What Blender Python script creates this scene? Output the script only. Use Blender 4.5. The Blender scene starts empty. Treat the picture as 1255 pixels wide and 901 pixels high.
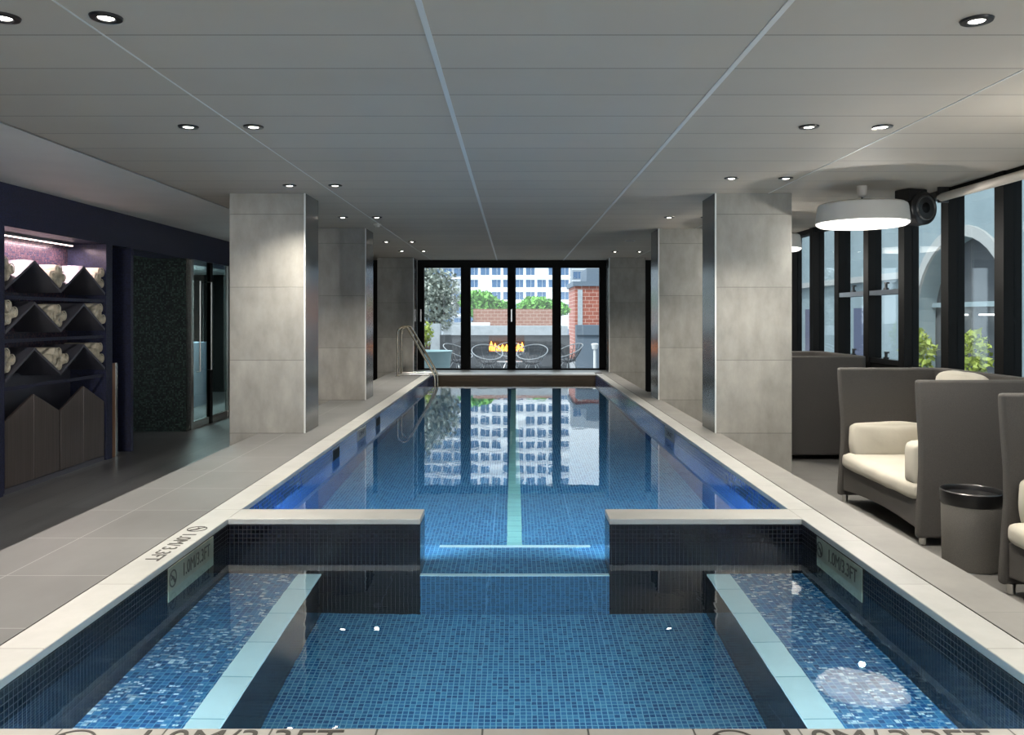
import bpy, bmesh, math, random
from mathutils import Vector, Matrix
random.seed(7)
PI = math.pi
C = bpy.context.scene.collection
S = bpy.context.scene
EYE = 1.48          # eye above the lower floor
FPX = 1000.0        # focal length in pixels of a 1255 wide frame
W0, W1 = -1.485, 1.495     # pool width
COP = 0.43          # top of coping
WAT = 0.295         # water level
CEI = 2.59

# ------------------------------------------------------------------ materials
def mat(name):
    m = bpy.data.materials.new(name); m.use_nodes = True
    nt = m.node_tree; b = nt.nodes['Principled BSDF']
    return m, nt, b
def N(nt, t, **kw):
    n = nt.nodes.new(t)
    for k, v in kw.items(): setattr(n, k, v)
    return n
def link(nt, a, b): nt.links.new(a, b)
def math_n(nt, op, a, b=None, c=None):
    n = N(nt, 'ShaderNodeMath', operation=op)
    for i, v in enumerate((a, b, c)):
        if v is None: continue
        if isinstance(v, (int, float)): n.inputs[i].default_value = v
        else: link(nt, v, n.inputs[i])
    return n.outputs[0]
def mixc(nt, f, a, b):
    n = N(nt, 'ShaderNodeMix', data_type='RGBA')
    for i, v in ((0, f), (6, a), (7, b)):
        if isinstance(v, (int, float)): n.inputs[i].default_value = v
        elif isinstance(v, tuple): n.inputs[i].default_value = (*v, 1)
        else: link(nt, v, n.inputs[i])
    return n.outputs[2]
def simple(name, col, rough=.5, metal=0, noise=0, nscale=8, bump=0, bscale=60, spec=.5, stretch=None):
    m, nt, b = mat(name)
    b.inputs['Base Color'].default_value = (*col, 1); b.inputs['Roughness'].default_value = rough
    b.inputs['Metallic'].default_value = metal; b.inputs['Specular IOR Level'].default_value = spec
    tc = N(nt, 'ShaderNodeTexCoord'); mp = N(nt, 'ShaderNodeMapping'); link(nt, tc.outputs['Object'], mp.inputs[0])
    if stretch: mp.inputs['Scale'].default_value = stretch
    if noise:
        nz = N(nt, 'ShaderNodeTexNoise'); nz.inputs['Scale'].default_value = nscale; nz.inputs['Detail'].default_value = 6
        link(nt, mp.outputs[0], nz.inputs[0])
        r = N(nt, 'ShaderNodeMapRange'); r.inputs['From Min'].default_value = .3; r.inputs['From Max'].default_value = .7
        link(nt, nz.outputs[0], r.inputs[0])
        lo = tuple(max(0, c*(1-noise)) for c in col); hi = tuple(min(1, c*(1+noise)) for c in col)
        link(nt, mixc(nt, r.outputs[0], lo, hi), b.inputs['Base Color'])
    if bump:
        nz = N(nt, 'ShaderNodeTexNoise'); nz.inputs['Scale'].default_value = bscale; link(nt, mp.outputs[0], nz.inputs[0])
        bp = N(nt, 'ShaderNodeBump'); bp.inputs['Strength'].default_value = bump; bp.inputs['Distance'].default_value = .01
        link(nt, nz.outputs[0], bp.inputs['Height']); link(nt, bp.outputs[0], b.inputs['Normal'])
    return m
def emit(name, col, s):
    m, nt, b = mat(name)
    b.inputs['Base Color'].default_value = (*col, 1)
    b.inputs['Emission Color'].default_value = (*col, 1); b.inputs['Emission Strength'].default_value = s
    return m
def uvxy(nt):
    uv = N(nt, 'ShaderNodeUVMap'); uv.uv_map = 'UVMap'
    sp = N(nt, 'ShaderNodeSeparateXYZ'); link(nt, uv.outputs[0], sp.inputs[0])
    return uv.outputs[0], sp.outputs[0], sp.outputs[1]
def linemask(nt, c, pitch, off, w):
    """1 on joints of width w repeating every pitch"""
    a = math_n(nt, 'SUBTRACT', c, off - pitch/2)
    f = math_n(nt, 'PINGPONG', math_n(nt, 'ADD', a, pitch*200), pitch/2)   # 0 at multiples, pitch/2 in the middle
    return math_n(nt, 'GREATER_THAN', f, pitch/2 - w/2)
def mosaic(name, cols, grout, size=.02, rough=.15, gw=.0022, bright=.0, glint_col=(.6,.75,.85), spec=.5):
    m, nt, b = mat(name)
    uv, u, v = uvxy(nt)
    b.inputs['Specular IOR Level'].default_value = spec
    cu = math_n(nt, 'FLOOR', math_n(nt, 'DIVIDE', u, size)); cv = math_n(nt, 'FLOOR', math_n(nt, 'DIVIDE', v, size))
    cb = N(nt, 'ShaderNodeCombineXYZ'); link(nt, cu, cb.inputs[0]); link(nt, cv, cb.inputs[1])
    wn = N(nt, 'ShaderNodeTexWhiteNoise'); wn.noise_dimensions = '2D'; link(nt, cb.outputs[0], wn.inputs['Vector'])
    cr = N(nt, 'ShaderNodeValToRGB'); cr.color_ramp.interpolation = 'CONSTANT'
    els = cr.color_ramp.elements
    n = len(cols)
    while len(els) < n: els.new(.5)
    for i, c in enumerate(cols): els[i].position = i/n; els[i].color = (*c, 1)
    link(nt, wn.outputs['Value'], cr.inputs[0])
    col = cr.outputs[0]
    if bright:  # painted glints: scattered pale chips put ripple sparkle into the tile colour
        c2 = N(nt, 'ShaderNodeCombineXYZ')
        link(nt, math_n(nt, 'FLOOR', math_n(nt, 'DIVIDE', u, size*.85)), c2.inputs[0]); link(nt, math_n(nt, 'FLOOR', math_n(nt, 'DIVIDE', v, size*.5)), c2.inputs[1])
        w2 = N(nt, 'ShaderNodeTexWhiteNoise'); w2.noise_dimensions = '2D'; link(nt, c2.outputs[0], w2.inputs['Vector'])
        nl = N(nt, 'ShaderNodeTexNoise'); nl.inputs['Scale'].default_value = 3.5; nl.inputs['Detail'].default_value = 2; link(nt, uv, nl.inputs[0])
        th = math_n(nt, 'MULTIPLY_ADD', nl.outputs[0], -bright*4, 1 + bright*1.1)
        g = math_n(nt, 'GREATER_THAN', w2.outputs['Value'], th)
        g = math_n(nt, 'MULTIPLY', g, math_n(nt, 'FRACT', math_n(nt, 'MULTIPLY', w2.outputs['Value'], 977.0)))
        col = mixc(nt, g, col, glint_col)
    gm = math_n(nt, 'MAXIMUM', linemask(nt, u, size, 0, gw), linemask(nt, v, size, 0, gw))
    link(nt, mixc(nt, gm, col, grout), b.inputs['Base Color'])
    r = math_n(nt, 'MULTIPLY_ADD', gm, .6, rough); link(nt, r, b.inputs['Roughness'])
    bp = N(nt, 'ShaderNodeBump'); bp.inputs['Strength'].default_value = .35; bp.inputs['Distance'].default_value = .002
    h = math_n(nt, 'MULTIPLY_ADD', gm, -1, math_n(nt, 'MULTIPLY', wn.outputs['Value'], .3))
    link(nt, h, bp.inputs['Height']); link(nt, bp.outputs[0], b.inputs['Normal'])
    return m
def tiled(name, col, joint, pu, ou, pv, ov, w=.004, rough=.5, noise=.12, nscale=3, stretch=(1,1,1), bump=.0, cell=.06, metal=0, spec=.5):
    """stone or panel surface with joints every pu / pv metres of UV"""
    m, nt, b = mat(name)
    uv, u, v = uvxy(nt)
    mp = N(nt, 'ShaderNodeMapping'); mp.inputs['Scale'].default_value = stretch; link(nt, uv, mp.inputs[0])
    nz = N(nt, 'ShaderNodeTexNoise'); nz.inputs['Scale'].default_value = nscale; nz.inputs['Detail'].default_value = 8; nz.inputs['Roughness'].default_value = .62
    link(nt, mp.outputs[0], nz.inputs[0])
    r = N(nt, 'ShaderNodeMapRange'); r.inputs['From Min'].default_value = .3; r.inputs['From Max'].default_value = .7; link(nt, nz.outputs[0], r.inputs[0])
    lo = tuple(c*(1-noise) for c in col); hi = tuple(min(1, c*(1+noise)) for c in col)
    c = mixc(nt, r.outputs[0], lo, hi)
    masks = []
    if pu: masks.append(linemask(nt, u, pu, ou, w))
    if pv: masks.append(linemask(nt, v, pv, ov, w))
    if cell:
        cb = N(nt, 'ShaderNodeCombineXYZ')
        if pu: link(nt, math_n(nt, 'FLOOR', math_n(nt, 'DIVIDE', math_n(nt, 'SUBTRACT', u, ou), pu)), cb.inputs[0])
        if pv: link(nt, math_n(nt, 'FLOOR', math_n(nt, 'DIVIDE', math_n(nt, 'SUBTRACT', v, ov), pv)), cb.inputs[1])
        wn = N(nt, 'ShaderNodeTexWhiteNoise'); wn.noise_dimensions = '2D'; link(nt, cb.outputs[0], wn.inputs['Vector'])
        k = math_n(nt, 'MULTIPLY_ADD', wn.outputs['Value'], 2*cell, 1-cell)
        hs = N(nt, 'ShaderNodeHueSaturation'); link(nt, k, hs.inputs['Value']); link(nt, c, hs.inputs['Color']); c = hs.outputs[0]
    if masks:
        g = masks[0] if len(masks) == 1 else math_n(nt, 'MAXIMUM', masks[0], masks[1])
        c = mixc(nt, g, c, joint)
        bp = N(nt, 'ShaderNodeBump'); bp.inputs['Strength'].default_value = .5; bp.inputs['Distance'].default_value = .003
        h = math_n(nt, 'MULTIPLY_ADD', g, -1, math_n(nt, 'MULTIPLY', nz.outputs[0], bump))
        link(nt, h, bp.inputs['Height']); link(nt, bp.outputs[0], b.inputs['Normal'])
    link(nt, c, b.inputs['Base Color'])
    b.inputs['Roughness'].default_value = rough; b.inputs['Metallic'].default_value = metal; b.inputs['Specular IOR Level'].default_value = spec
    return m
def glassm(name, tint=(.9,.95,.97), refl=1.5):
    m = bpy.data.materials.new(name); m.use_nodes = True; nt = m.node_tree; nt.nodes.clear()
    out = N(nt, 'ShaderNodeOutputMaterial'); mx = N(nt, 'ShaderNodeMixShader'); fr = N(nt, 'ShaderNodeFresnel'); fr.inputs[0].default_value = refl
    geo = N(nt, 'ShaderNodeNewGeometry')
    t = N(nt, 'ShaderNodeBsdfTransparent'); t.inputs[0].default_value = (*tint, 1); g = N(nt, 'ShaderNodeBsdfGlossy'); g.inputs['Roughness'].default_value = .01
    lw = N(nt, 'ShaderNodeLayerWeight'); lw.inputs[0].default_value = .5
    link(nt, math_n(nt, 'MULTIPLY_ADD', math_n(nt, 'POWER', lw.outputs['Facing'], 4.0), .85, .04), mx.inputs[0]); link(nt, t.outputs[0], mx.inputs[1]); link(nt, g.outputs[0], mx.inputs[2]); link(nt, mx.outputs[0], out.inputs[0])
    return m

M = {}
M['water'], nt, b = mat('water')
b.inputs['Base Color'].default_value = (.72, .93, 1, 1); b.inputs['Roughness'].default_value = 0; b.inputs['IOR'].default_value = 1.333
b.inputs['Transmission Weight'].default_value = 1
tc = N(nt, 'ShaderNodeTexCoord'); mp = N(nt, 'ShaderNodeMapping'); mp.inputs['Scale'].default_value = (1, .55, 1); link(nt, tc.outputs['Object'], mp.inputs[0])
nz = N(nt, 'ShaderNodeTexNoise'); nz.inputs['Scale'].default_value = 5; nz.inputs['Detail'].default_value = 3; nz.inputs['Distortion'].default_value = .6; link(nt, mp.outputs[0], nz.inputs[0])
bp = N(nt, 'ShaderNodeBump'); bp.inputs['Distance'].default_value = .012
sy = N(nt, 'ShaderNodeSeparateXYZ'); link(nt, tc.outputs['Object'], sy.inputs[0])
mr = N(nt, 'ShaderNodeMapRange'); mr.inputs['From Min'].default_value = 4.0; mr.inputs['From Max'].default_value = 5.0; mr.inputs['To Min'].default_value = .055; mr.inputs['To Max'].default_value = .04
link(nt, sy.outputs[1], mr.inputs[0]); link(nt, mr.outputs[0], bp.inputs['Strength'])
link(nt, nz.outputs[0], bp.inputs['Height']); link(nt, bp.outputs[0], b.inputs['Normal'])
M['glass'] = glassm('window_glass')
M['door_glass'] = glassm('door_glass', (.75, .85, .85))
M['mos_dark'] = mosaic('navy_black_mosaic', [(.002,.0025,.005),(.0035,.004,.009),(.0015,.002,.0035),(.005,.006,.011)], (.018,.016,.015), .022, .14, spec=.3)
M['mos_riser'] = mosaic('riser_mosaic', [(.012,.05,.11),(.018,.07,.15),(.010,.04,.09)], (.05,.13,.2), .024, .2, .004)
M['mos_blue'] = mosaic('mid_blue_mosaic', [(.03,.13,.30),(.05,.19,.38),(.025,.10,.24),(.07,.24,.42),(.04,.16,.33)], (.20,.42,.56), .024, .2, .004)
M['mos_bench'] = mosaic('bench_mosaic', [(.025,.10,.27),(.04,.16,.36),(.02,.075,.2),(.05,.2,.4),(.03,.13,.3),(.02,.09,.22)], (.12,.3,.45), .024, .15, .003, .26, (.85,.93,.96))  # bench tiles with the sparkle of rippled light painted in
M['mos_royal'] = mosaic('royal_blue_mosaic', [(.012,.045,.20),(.02,.07,.28),(.008,.03,.14),(.015,.055,.24)], (.05,.12,.3), .024, .1)
M['mos_wall'] = mosaic('indigo_wall_mosaic', [(.010,.013,.045),(.016,.02,.065),(.007,.009,.03),(.013,.016,.055)], (.02,.022,.04), .014, .3)
M['mos_green'] = mosaic('dark_green_mosaic', [(.004,.008,.006),(.010,.022,.016),(.003,.005,.005),(.007,.013,.010),(.02,.035,.028)], (.002,.003,.003), .02, .5, spec=.12)
M['mos_rose'] = mosaic('niche_back_mosaic', [(.06,.04,.06),(.09,.055,.075),(.045,.03,.05),(.03,.03,.06)], (.05,.04,.05), .02, .25)
M['coping'] = tiled('coping_stone', (.35,.35,.335), (.16,.155,.14), 0, 0, .62, .1, .004, .38, .10, 5, cell=.05, bump=.2)
M['coping_x'] = tiled('coping_stone_cross', (.30,.295,.275), (.05,.05,.045), .2675, -.08, 0, 0, .005, .38, .10, 5, cell=.05, bump=.2)
M['deck'] = tiled('deck_porcelain', (.115,.116,.114), (.24,.24,.23), 10, -2.06, .56, 3.31, .005, .5, .14, 2.2, (1,.6,1), bump=.15, cell=.05)
M['deck_right'] = tiled('deck_porcelain_right', (.19,.183,.17), (.14,.14,.13), 0, 0, 1.2, 2.9, .004, .45, .16, 3, bump=.15)
M['floor_dark'] = tiled('dark_plank_tile', (.075,.077,.08), (.03,.03,.03), .3, -2.9, 1.2, .3, .005, .28, .25, 2.5, (3,.35,1), cell=.35, bump=.1)
M['floor_right'] = tiled('grey_floor_tile', (.17,.165,.155), (.06,.06,.06), .6, 1.85, .6, .2, .005, .3, .15, 3, bump=.1)
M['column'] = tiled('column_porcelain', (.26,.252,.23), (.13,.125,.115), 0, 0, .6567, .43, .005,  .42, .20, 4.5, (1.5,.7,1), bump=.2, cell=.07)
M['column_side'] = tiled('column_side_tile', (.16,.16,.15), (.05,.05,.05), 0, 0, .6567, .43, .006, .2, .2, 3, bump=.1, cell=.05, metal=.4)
M['ceiling'] = tiled('ceiling_metal_panels', (.47,.43,.372), (.12,.12,.115), 0, 0, .433, 3.217, .007, .7, .035, 1.2, cell=.035, metal=.0, spec=.25)
M['plaster'] = simple('pale_plaster', (.72,.72,.69), .55, noise=.05, nscale=2)
M['steel'] = simple('brushed_steel', (.62,.61,.58), .22, 1)
M['railsteel'] = simple('warm_polished_steel', (.66,.58,.46), .16, 1)
M['trim'] = simple('satin_aluminium', (.72,.74,.73), .55, .35)
M['black'] = simple('black_frame', (.004,.004,.004), .6, spec=.15)
M['blacks'] = simple('black_satin', (.012,.012,.013), .3)
M['bronze'] = simple('dark_bronze', (.06,.042,.025), .35, .6, noise=.35, nscale=30, stretch=(.1,1,3))
M['doorsteel'] = simple('dark_brushed_door', (.24,.20,.19), .33, .85, noise=.12, nscale=80, stretch=(1,1,.02))
M['copper'] = simple('copper_strip', (.34,.17,.09), .3, .7)
M['shelf'] = simple('dark_steel_shelf', (.13,.13,.16), .35, .5)
M['towel'] = simple('ivory_towel', (.66,.60,.48), .95, noise=.1, nscale=30, bump=.8, bscale=220)
M['weave'] = simple('taupe_weave', (.072,.066,.061), .75, noise=.18, nscale=260, bump=.5, bscale=400)
M['cushion'] = simple('cream_cushion', (.50,.47,.40), .85, noise=.05, nscale=4, bump=.25, bscale=14)
M['drum'] = simple('lamp_drum_fabric', (.62,.60,.56), .7, bump=.2, bscale=200)
M['glow'] = emit('warm_diffuser', (1,.97,.9), .85)
M['spotglow'] = emit('downlight_lens', (1,.96,.88), 9)
M['strip'] = emit('niche_strip', (1,.74,.72), 3.5)
M['added_poolglow'] = emit('added_pool_lens', (.7,.9,1), 3)  # lens of the lamps added under water
M['cyan'] = tiled('pale_cyan_tile', (.78,.93,.95), (.3,.55,.62), 0, 0, .3, .12, .006, .3, .05, 6, cell=.06)
M['lane'] = tiled('pale_green_tile', (.40,.74,.66), (.2,.45,.45), 0, 0, .12, 0, .005, .3, .06, 6, cell=.06)
M['plate'] = simple('marker_plate', (.17,.18,.14), .35, noise=.2, nscale=14)
M['ink'] = simple('marker_ink', (.035,.033,.028), .6)
M['blind'] = simple('cream_roller_blind', (.55,.50,.44), .7)
M['brick'] = None

def brick(name, c1, c2, mortar, sc):
    m, nt, b = mat(name); uv, u, v = uvxy(nt)
    t = N(nt, 'ShaderNodeTexBrick'); link(nt, uv, t.inputs[0]); t.inputs['Scale'].default_value = sc
    t.inputs['Color1'].default_value = (*c1,1); t.inputs['Color2'].default_value = (*c2,1); t.inputs['Mortar'].default_value = (*mortar,1); t.inputs['Mortar Size'].default_value = .015
    link(nt, t.outputs[0], b.inputs['Base Color']); b.inputs['Roughness'].default_value = .9
    return m
M['brick'] = brick('red_brick', (.33,.10,.07), (.40,.13,.09), (.6,.42,.36), 1.6)
M['brick2'] = brick('salmon_brick', (.40,.20,.14), (.35,.16,.11), (.6,.45,.38), 2.4)
M['leafg'] = simple('green_leaves', (.16,.40,.07), .6, noise=.5, nscale=3)
M['leafd'] = simple('grey_green_leaves', (.33,.36,.31), .7, noise=.5, nscale=3)
M['leafy'] = simple('yellow_green_leaves', (.35,.42,.08), .6, noise=.4, nscale=3)
M['bark'] = simple('bark', (.10,.07,.05), .9)
M['outwhite'] = simple('white_render', (.85,.86,.87), .8)
M['outgrey'] = simple('pale_grey_wall', (.42,.45,.48), .8, noise=.1)
M['outdark'] = simple('charcoal_wall', (.055,.06,.068), .6, noise=.2)
M['outslate'] = simple('slate_blue_wall', (.15,.19,.24), .7)
M['terrace'] = tiled('terrace_paving', (.26,.28,.30), (.12,.12,.12), .6, 0, .6, 0, .01, .4)
M['outwin'] = simple('blue_window_glass', (.10,.17,.28), .12, .3)
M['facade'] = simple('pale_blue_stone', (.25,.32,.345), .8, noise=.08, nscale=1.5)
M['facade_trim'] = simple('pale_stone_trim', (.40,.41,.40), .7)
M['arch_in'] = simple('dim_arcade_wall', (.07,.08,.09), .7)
M['sign'] = emit('lit_soffit_lamp', (1,.98,.9), 2.2)
M['flame'] = emit('flame', (1,.30,.04), 3.0)
M['wire'] = simple('grey_wire', (.42,.43,.44), .3, .8)
M['wire_dark'] = simple('dark_wire_mesh', (.05,.052,.058), .45, .3)

# ------------------------------------------------------------------ mesh helpers
class MB:
    def __init__(s): s.v = []; s.f = []
    def add(s, vs, fs):
        o = len(s.v); s.v += [tuple(p) for p in vs]; s.f += [[i+o for i in f] for f in fs]; return s
    def box(s, x0, x1, y0, y1, z0, z1):
        vs = [(x,y,z) for z in (z0,z1) for y in (y0,y1) for x in (x0,x1)]
        return s.add(vs, [(0,2,3,1),(4,5,7,6),(0,1,5,4),(2,6,7,3),(0,4,6,2),(1,3,7,5)])
    def prism(s, pts, a0, a1, axis='y'):
        """polygon pts (counter-clockwise in its plane) pushed from a0 to a1 along axis"""
        n = len(pts)
        def p(q, a):
            return {'x': (a, q[0], q[1]), 'y': (q[0], a, q[1]), 'z': (q[0], q[1], a)}[axis]
        vs = [p(q, a0) for q in pts] + [p(q, a1) for q in pts]
        fs = [list(range(n)), list(range(2*n-1, n-1, -1))]
        fs += [[i, i+n, (i+1)%n+n, (i+1)%n] for i in range(n)]
        return s.add(vs, fs)
    def tube(s, pts, r, n=10, closed=False, cap=True):
        pts = [Vector(p) for p in pts]; m = len(pts); rings = []
        up = None
        for i, p in enumerate(pts):
            a = pts[(i-1)%m] if (closed or i) else p; b = pts[(i+1)%m] if (closed or i < m-1) else p
            t = (b-a).normalized()
            if up is None:
                up = Vector((0,0,1)) if abs(t.z) < .9 else Vector((1,0,0))
            u = (up - t*up.dot(t)).normalized(); w = t.cross(u); up = u
            rr = r[i] if isinstance(r, (list, tuple)) else r
            rings.append([p + (u*math.cos(k*2*PI/n) + w*math.sin(k*2*PI/n))*rr for k in range(n)])
        vs = [q for rg in rings for q in rg]; fs = []
        for i in range(m if closed else m-1):
            j = (i+1) % m
            fs += [[i*n+k, i*n+(k+1)%n, j*n+(k+1)%n, j*n+k] for k in range(n)]
        if cap and not closed: fs += [list(range(n-1,-1,-1)), [(m-1)*n+k for k in range(n)]]
        return s.add(vs, fs)
    def lathe(s, prof, n=32, c=(0,0,0), axis='z', closed=False):
        """prof: (radius, height) pairs"""
        vs = []; fs = []
        for r, h in prof:
            for k in range(n):
                a = 2*PI*k/n; x, y = r*math.cos(a), r*math.sin(a)
                p = {'z': (x,y,h), 'x': (h,x,y), 'y': (y,h,x)}[axis]
                vs.append((p[0]+c[0], p[1]+c[1], p[2]+c[2]))
        m = len(prof)
        for i in range(m if closed else m-1):
            j = (i+1)%m
            fs += [[i*n+k, i*n+(k+1)%n, j*n+(k+1)%n, j*n+k] for k in range(n)]
        if not closed:
            if prof[0][0] > 1e-4: fs.append(list(range(n-1,-1,-1)))
            if prof[-1][0] > 1e-4: fs.append([(m-1)*n+k for k in range(n)])
        return s.add(vs, fs)
    def soft(s, c, size, r=.05, puff=.02, n=8, wr=.0, seed=0):
        """soft rounded box: a cushion"""
        bm = bmesh.new(); bmesh.ops.create_cube(bm, size=2)
        bmesh.ops.subdivide_edges(bm, edges=bm.edges[:], cuts=n, use_grid_fill=True)
        h = Vector(size)/2; rnd = random.Random(seed); ph = [rnd.uniform(0,6) for _ in range(6)]
        idx = {}
        vs = []
        for i, v in enumerate(bm.verts):
            p = Vector([math.sin(q*PI/2)*.35+q*.65 for q in v.co])
            q = Vector((p.x*h.x, p.y*h.y, p.z*h.z))
            core = Vector([max(-h[k]+r, min(h[k]-r, q[k])) for k in range(3)])
            d = q - core
            if d.length > 1e-6: q = core + d.normalized()*min(r, d.length) if d.length > r else q
            k = (1-p.x**2 if 1 else 0), (1-p.y**2), (1-p.z**2)
            q += Vector((math.copysign(puff*k[1]*k[2], p.x)*(abs(p.x) > .5), math.copysign(puff*k[0]*k[2], p.y)*(abs(p.y) > .5), math.copysign(puff*k[0]*k[1], p.z)*(abs(p.z) > .5)))
            if wr:
                q += Vector([wr*math.sin(ph[a]+ 17*q[(a+1)%3]+ 23*q[(a+2)%3]) for a in range(3)])
            vs.append(q + Vector(c)); idx[v] = i
        fs = [[idx[v] for v in f.verts] for f in bm.faces]
        bm.free(); return s.add(vs, fs)
    def build(s, name, material, parent=None, smooth=False, bevel=0, seg=2, normals=True):
        me = bpy.data.meshes.new(name); me.from_pydata(s.v, [], s.f); me.update()
        if normals:
            bm = bmesh.new(); bm.from_mesh(me); bmesh.ops.recalc_face_normals(bm, faces=bm.faces[:]); bm.to_mesh(me); bm.free()
        mats = material if isinstance(material, (list, tuple)) else [material]
        for q in mats: me.materials.append(q)
        uvl = me.uv_layers.new(name='UVMap')
        for p in me.polygons:
            nrm = p.normal; a = max(range(3), key=lambda k: abs(nrm[k]))
            for li in p.loop_indices:
                co = me.vertices[me.loops[li].vertex_index].co
                uvl.data[li].uv = ((co.y, co.z), (co.x, co.z), (co.x, co.y))[a]
        if smooth:
            for p in me.polygons: p.use_smooth = True
        o = bpy.data.objects.new(name, me); C.objects.link(o)
        if smooth: 
            try: me.set_sharp_from_angle(angle=math.radians(40))
            except Exception: pass
        if parent: o.parent = parent
        if bevel:
            m = o.modifiers.new('Bevel', 'BEVEL'); m.width = bevel; m.segments = seg; m.limit_method = 'ANGLE'; m.angle_limit = math.radians(40)
            m.harden_normals = False
        return o
def tag(o, label=None, cat=None, group=None, kind=None):
    if label: o['label'] = label
    if cat: o['category'] = cat
    if group: o['group'] = group
    if kind: o['kind'] = kind
    return o
def struct(name, mb, m, parent=None, **kw):
    o = mb.build(name, m, parent, **kw)
    if not parent: o['kind'] = 'structure'
    return o
def thing(name, label, cat, loc=(0,0,0), rz=0, group=None):
    o = bpy.data.objects.new(name, None); C.objects.link(o); o.location = loc; o.rotation_euler = (0,0,rz); o.empty_display_size = .1
    return tag(o, label, cat, group)
def sroot(name, loc=(0,0,0)):
    o = bpy.data.objects.new(name, None); C.objects.link(o); o.location = loc; o['kind'] = 'structure'; return o
def dup(root, loc, rz=None, label=None, group=None):
    r = root.copy(); C.objects.link(r); r.location = loc
    if rz is not None: r.rotation_euler = (0,0,rz)
    if label: r['label'] = label
    if group: r['group'] = group
    for ch in list(root.children):
        c = ch.copy(); C.objects.link(c); c.parent = r
        for g in ch.children:
            d = g.copy(); C.objects.link(d); d.parent = c
    return r
def light(kind, loc, energy, col=(1,1,1), rot=(0,0,0), **kw):
    l = bpy.data.lights.new(kind.lower(), kind); l.energy = energy; l.color = col
    for k, v in kw.items(): setattr(l, k, v)
    o = bpy.data.objects.new(kind.lower()+'_light', l); C.objects.link(o); o.location = loc; o.rotation_euler = rot
    return o
def text_mesh(s, size, name, parent, loc, rot, m=None, sx=1.0):
    cu = bpy.data.curves.new(name, 'FONT'); cu.body = s; cu.size = size; cu.align_x = 'CENTER'; cu.align_y = 'CENTER'; cu.extrude = .0008
    t = bpy.data.objects.new('tmp', cu); C.objects.link(t)
    dg = bpy.context.evaluated_depsgraph_get(); me = bpy.data.meshes.new_from_object(t.evaluated_get(dg))
    bpy.data.objects.remove(t)
    me.materials.clear(); me.materials.append(m or M['ink'])
    o = bpy.data.objects.new(name, me); C.objects.link(o); o.parent = parent; o.location = loc; o.rotation_euler = rot; o.scale = (sx,1,1)
    return o
def no_dive(r, name, parent, loc, rot):
    mb = MB()
    pts = [(r*math.cos(a*PI/16), r*math.sin(a*PI/16), 0) for a in range(32)]
    mb.tube(pts, .0035, 6, closed=True)
    mb.tube([(-r*.7, r*.7, 0), (r*.7, -r*.7, 0)], .0035, 6)
    # diving figure
    mb.tube([(-r*.55,-r*.1,0), (-r*.1,r*.25,0), (r*.25,r*.05,0), (r*.45,-r*.3,0)], .004, 6)
    mb.lathe([(0,-.002),(.008,-.002),(.008,.002),(0,.002)], 10, (r*.5,-r*.42,0))
    for i in range(len(mb.v)): mb.v[i] = (mb.v[i][0], mb.v[i][1], max(-.0005, min(.001, mb.v[i][2])))
    o = mb.build(name, M['ink'], parent); o.location = loc; o.rotation_euler = rot; return o

# ------------------------------------------------------------------ setting: pool
TH = .03
def wallbox(name, m, *b): return struct(name, MB().box(*b), m)
JF = WAT - 1.0; LF = WAT - 1.2; BN = WAT - .48; SILL = -.2
mbj = MB(); mbj.box(-1.64, W0, 1.9, 4.45, -1.1, COP-TH); mbj.box(W1, 1.635, 1.9, 4.45, -1.1, COP-TH); mbj.box(W0, W1, 1.9, 2.08, -1.1, COP-TH)
struct('wall_plunge_pool', mbj, M['mos_dark'])
mbd = MB().box(W0, -.487, 4.234, 4.45, -1.1, COP-TH); struct('wall_divider_left', mbd, M['mos_dark'])
mbd = MB().box(.495, W1, 4.234, 4.45, -1.1, COP-TH); struct('wall_divider_right', mbd, M['mos_dark'])
st = struct('floor_doorway_step', MB().box(-.487, .495, 4.25, 4.45, -1.1, SILL).box(-.6, .608, 4.45, 4.74, -1.0, SILL), M['mos_blue'])
MB().box(-.487, .495, 4.234, 4.25, -1.1, SILL).build('riser', M['mos_riser'], st)
MB().box(-.43, .44, 4.70, 4.74, SILL, SILL+.006).build('nosing', M['cyan'], st)
struct('trim_1', MB().box(-.487, .495, 4.228, 4.262, SILL, SILL+.006), M['cyan'])
mbl = MB(); mbl.box(-1.64, W0, 4.45, 15.0, -1.1, COP-TH); mbl.box(W1, 1.635, 4.45, 15.0, -1.1, COP-TH)
struct('wall_lap_pool', mbl, M['mos_royal'])
struct('wall_pool_end', MB().box(-1.64, 1.635, 15.0, 15.25, -1.1, COP-TH), M['bronze'])
struct('floor_plunge_pool', MB().box(W0, W1, 2.08, 4.234, JF-.2, JF), M['mos_blue'])
struct('floor_lap_pool', MB().box(W0, W1, 4.45, 15.0, LF-.15, LF), M['mos_blue'])
for sgn, nm in ((-1,'left'), (1,'right')):
    a, b_ = (W0, -1.12) if sgn < 0 else (1.12, W1)
    c, d = (-1.12, -1.0) if sgn < 0 else (1.0, 1.12)
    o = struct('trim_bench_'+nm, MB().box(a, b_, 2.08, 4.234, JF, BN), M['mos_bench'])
    o2 = MB().box(c, d, 2.08, 4.234, JF, BN-.02).build('bench_face', M['mos_dark'], o)
    o3 = MB().box(c, d, 2.08, 4.234, BN-.02, BN).build('nosing', M['cyan'], o)
struct('trim_2', MB().box(-.05, .055, 4.9, 14.6, LF, LF+.004), M['lane'])
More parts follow.
